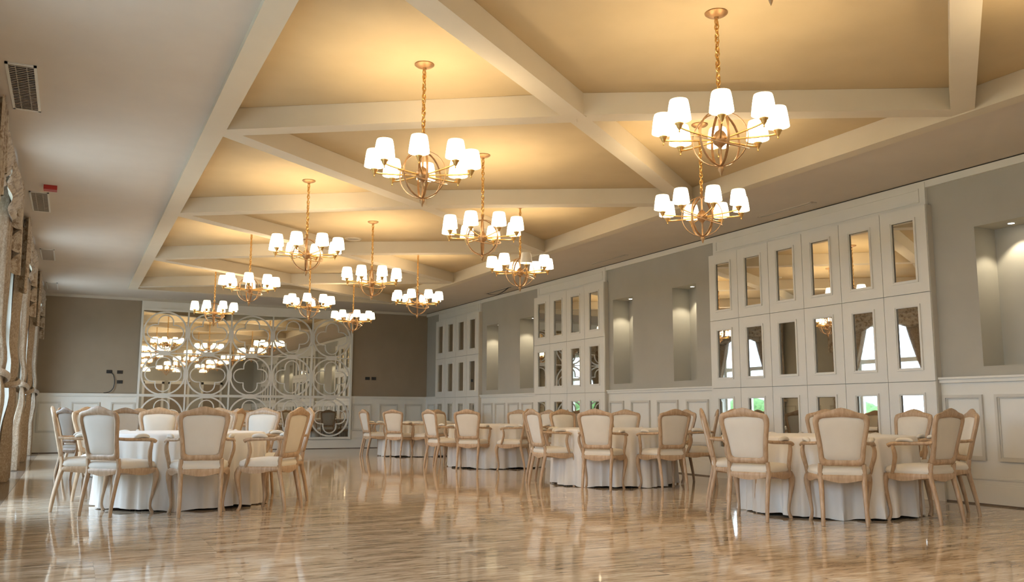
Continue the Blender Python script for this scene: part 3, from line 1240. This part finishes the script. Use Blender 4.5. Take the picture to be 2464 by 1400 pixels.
# ---------------------------------------------------------------- small fittings
gr_slat = MB().box(-.092, .092, -.015, .015, -.003, .003).mesh('slat', 'grille')
for i, (y, n, w_) in enumerate(((8.52, 26, 'nearest of four in the left ceiling'), (13.25, 26, 'second from the camera, next to the red alarm box'),
                             (17.78, 26, 'third from the camera in the left ceiling'), (22.3, 26, 'farthest, above the far left corner'))):
    t = thing('ceiling_vent', 'white louvred air grille, ' + w_, 'vent', (-.54, y, ZS), 0, 'left ceiling grilles')
    hw, hl = .115, .62
    MB().box(-hw, -hw + .022, -hl, hl, -.012, 0).box(hw - .022, hw, -hl, hl, -.012, 0).box(-hw, hw, -hl, -hl + .03, -.012, 0).box(-hw, hw, hl - .03, hl, -.012, 0).build('vent_frame', 'white', t)
    MB().box(-hw + .02, hw - .02, -hl + .028, hl - .028, -.003, 0).build('backing', 'dark', t)
    for k in range(n):
        s_ = link('slat', gr_slat, t, (0, -hl + .05 + (2 * hl - .10) * k / (n - 1), -.008))
        s_.rotation_euler = (.6, 0, 0)
    MB().box(-.045, -.038, -hl + .03, hl - .03, -.013, -.003).box(.038, .045, -hl + .03, hl - .03, -.013, -.003).build('rib', 'grille', t)

t = thing('alarm_box', 'small red fire alarm sounder on the left ceiling', 'alarm', (-.40, 12.25, ZS))
MB().box(-.075, .075, -.07, .07, -.055, 0).build('body', 'red', t)
MB().box(-.055, .055, -.074, -.070, -.045, -.012).build('lens', 'red', t)

for i, (y0, y1, w_) in enumerate(((8.48, 9.53, 'near the six column panelling'), (12.97, 14.16, 'before the middle niches'), (17.58, 18.96, 'before the far niches, its flap hanging open'))):
    t = thing('slot_diffuser', 'long narrow slot diffuser in the right soffit ' + w_, 'vent', (8.76, (y0 + y1) / 2, ZS), 0, 'right soffit slots')
    h = (y1 - y0) / 2
    MB().box(-.045, -.028, -h, h, -.006, 0).box(.028, .045, -h, h, -.006, 0).box(-.045, .045, -h, -h + .02, -.006, 0).box(-.045, .045, h - .02, h, -.006, 0).build('slot_frame', 'soffit', t)
    MB().box(-.028, .028, -h + .02, h - .02, -.002, 0).build('backing', 'grille' if i < 2 else 'dark', t)
    if i == 2:
        pts = [(-.02, -h + .1 + (2 * h - .2) * k / 10, -.004 - .09 * math.sin(PI * k / 10)) for k in range(11)]
        MB().tube(pts, .018, 5, flat=.3).build('flap', 'dark', t, 60)

t = thing('ceiling_speaker', 'round white ceiling fitting between two middle row chandeliers', 'speaker', (4.21, 14.63, ZT))
MB().lathe([(.15, 0), (.15, -.012), (.13, -.02), (.125, -.008), (.001, -.006)], 28, cap=False).build('rim', 'beam', t, 40)
MB().lathe([(.124, -.007), (.001, -.009)], 24, cap=False).build('grille', 'grille', t, 40)

out_me = MB().box(-.065, .065, -.012, 0, -.04, .04).mesh('cover_plate', 'dark')
soc_me = MB().lathe([(.001, -.0), (.022, 0), (.022, .004), (.018, .004), (.018, .001), (.001, .001)], 14).mesh('socket', 'plug')
for (x, z, w_) in ((.80, 1.945, 'upper left one of three left of the lattice mirror'), (1.04, 1.94, 'upper right one of three left of the lattice mirror'),
                (1.05, 1.70, 'lower one of three left of the lattice mirror'), (7.35, 1.905, 'left one of the pair right of the lattice mirror'), (7.53, 1.905, 'right one of the pair right of the lattice mirror')):
    t = thing('wall_outlet', 'small black outlet, ' + w_, 'outlet', (x, YB, z), 0, 'black outlets')
    link('cover_plate', out_me, t)
    for s_ in (-.03, .03):
        o = link('socket', soc_me, t, (s_, -.012, 0))
        o.rotation_euler = (PI / 2, 0, 0)
pts = catmull([(.84, YB - .02, 1.92), (.90, YB - .03, 1.86), (.93, YB - .035, 1.70), (.91, YB - .04, 1.55), (.84, YB - .06, 1.46), (.76, YB - .07, 1.435), (.70, YB - .06, 1.425)], 5)
o = MB().tube(pts, .009, 6).build('cable', 'dark', None, 60)
tag(o, 'dark loose cable hanging from the upper left outlet down to the dado rail', 'cable')
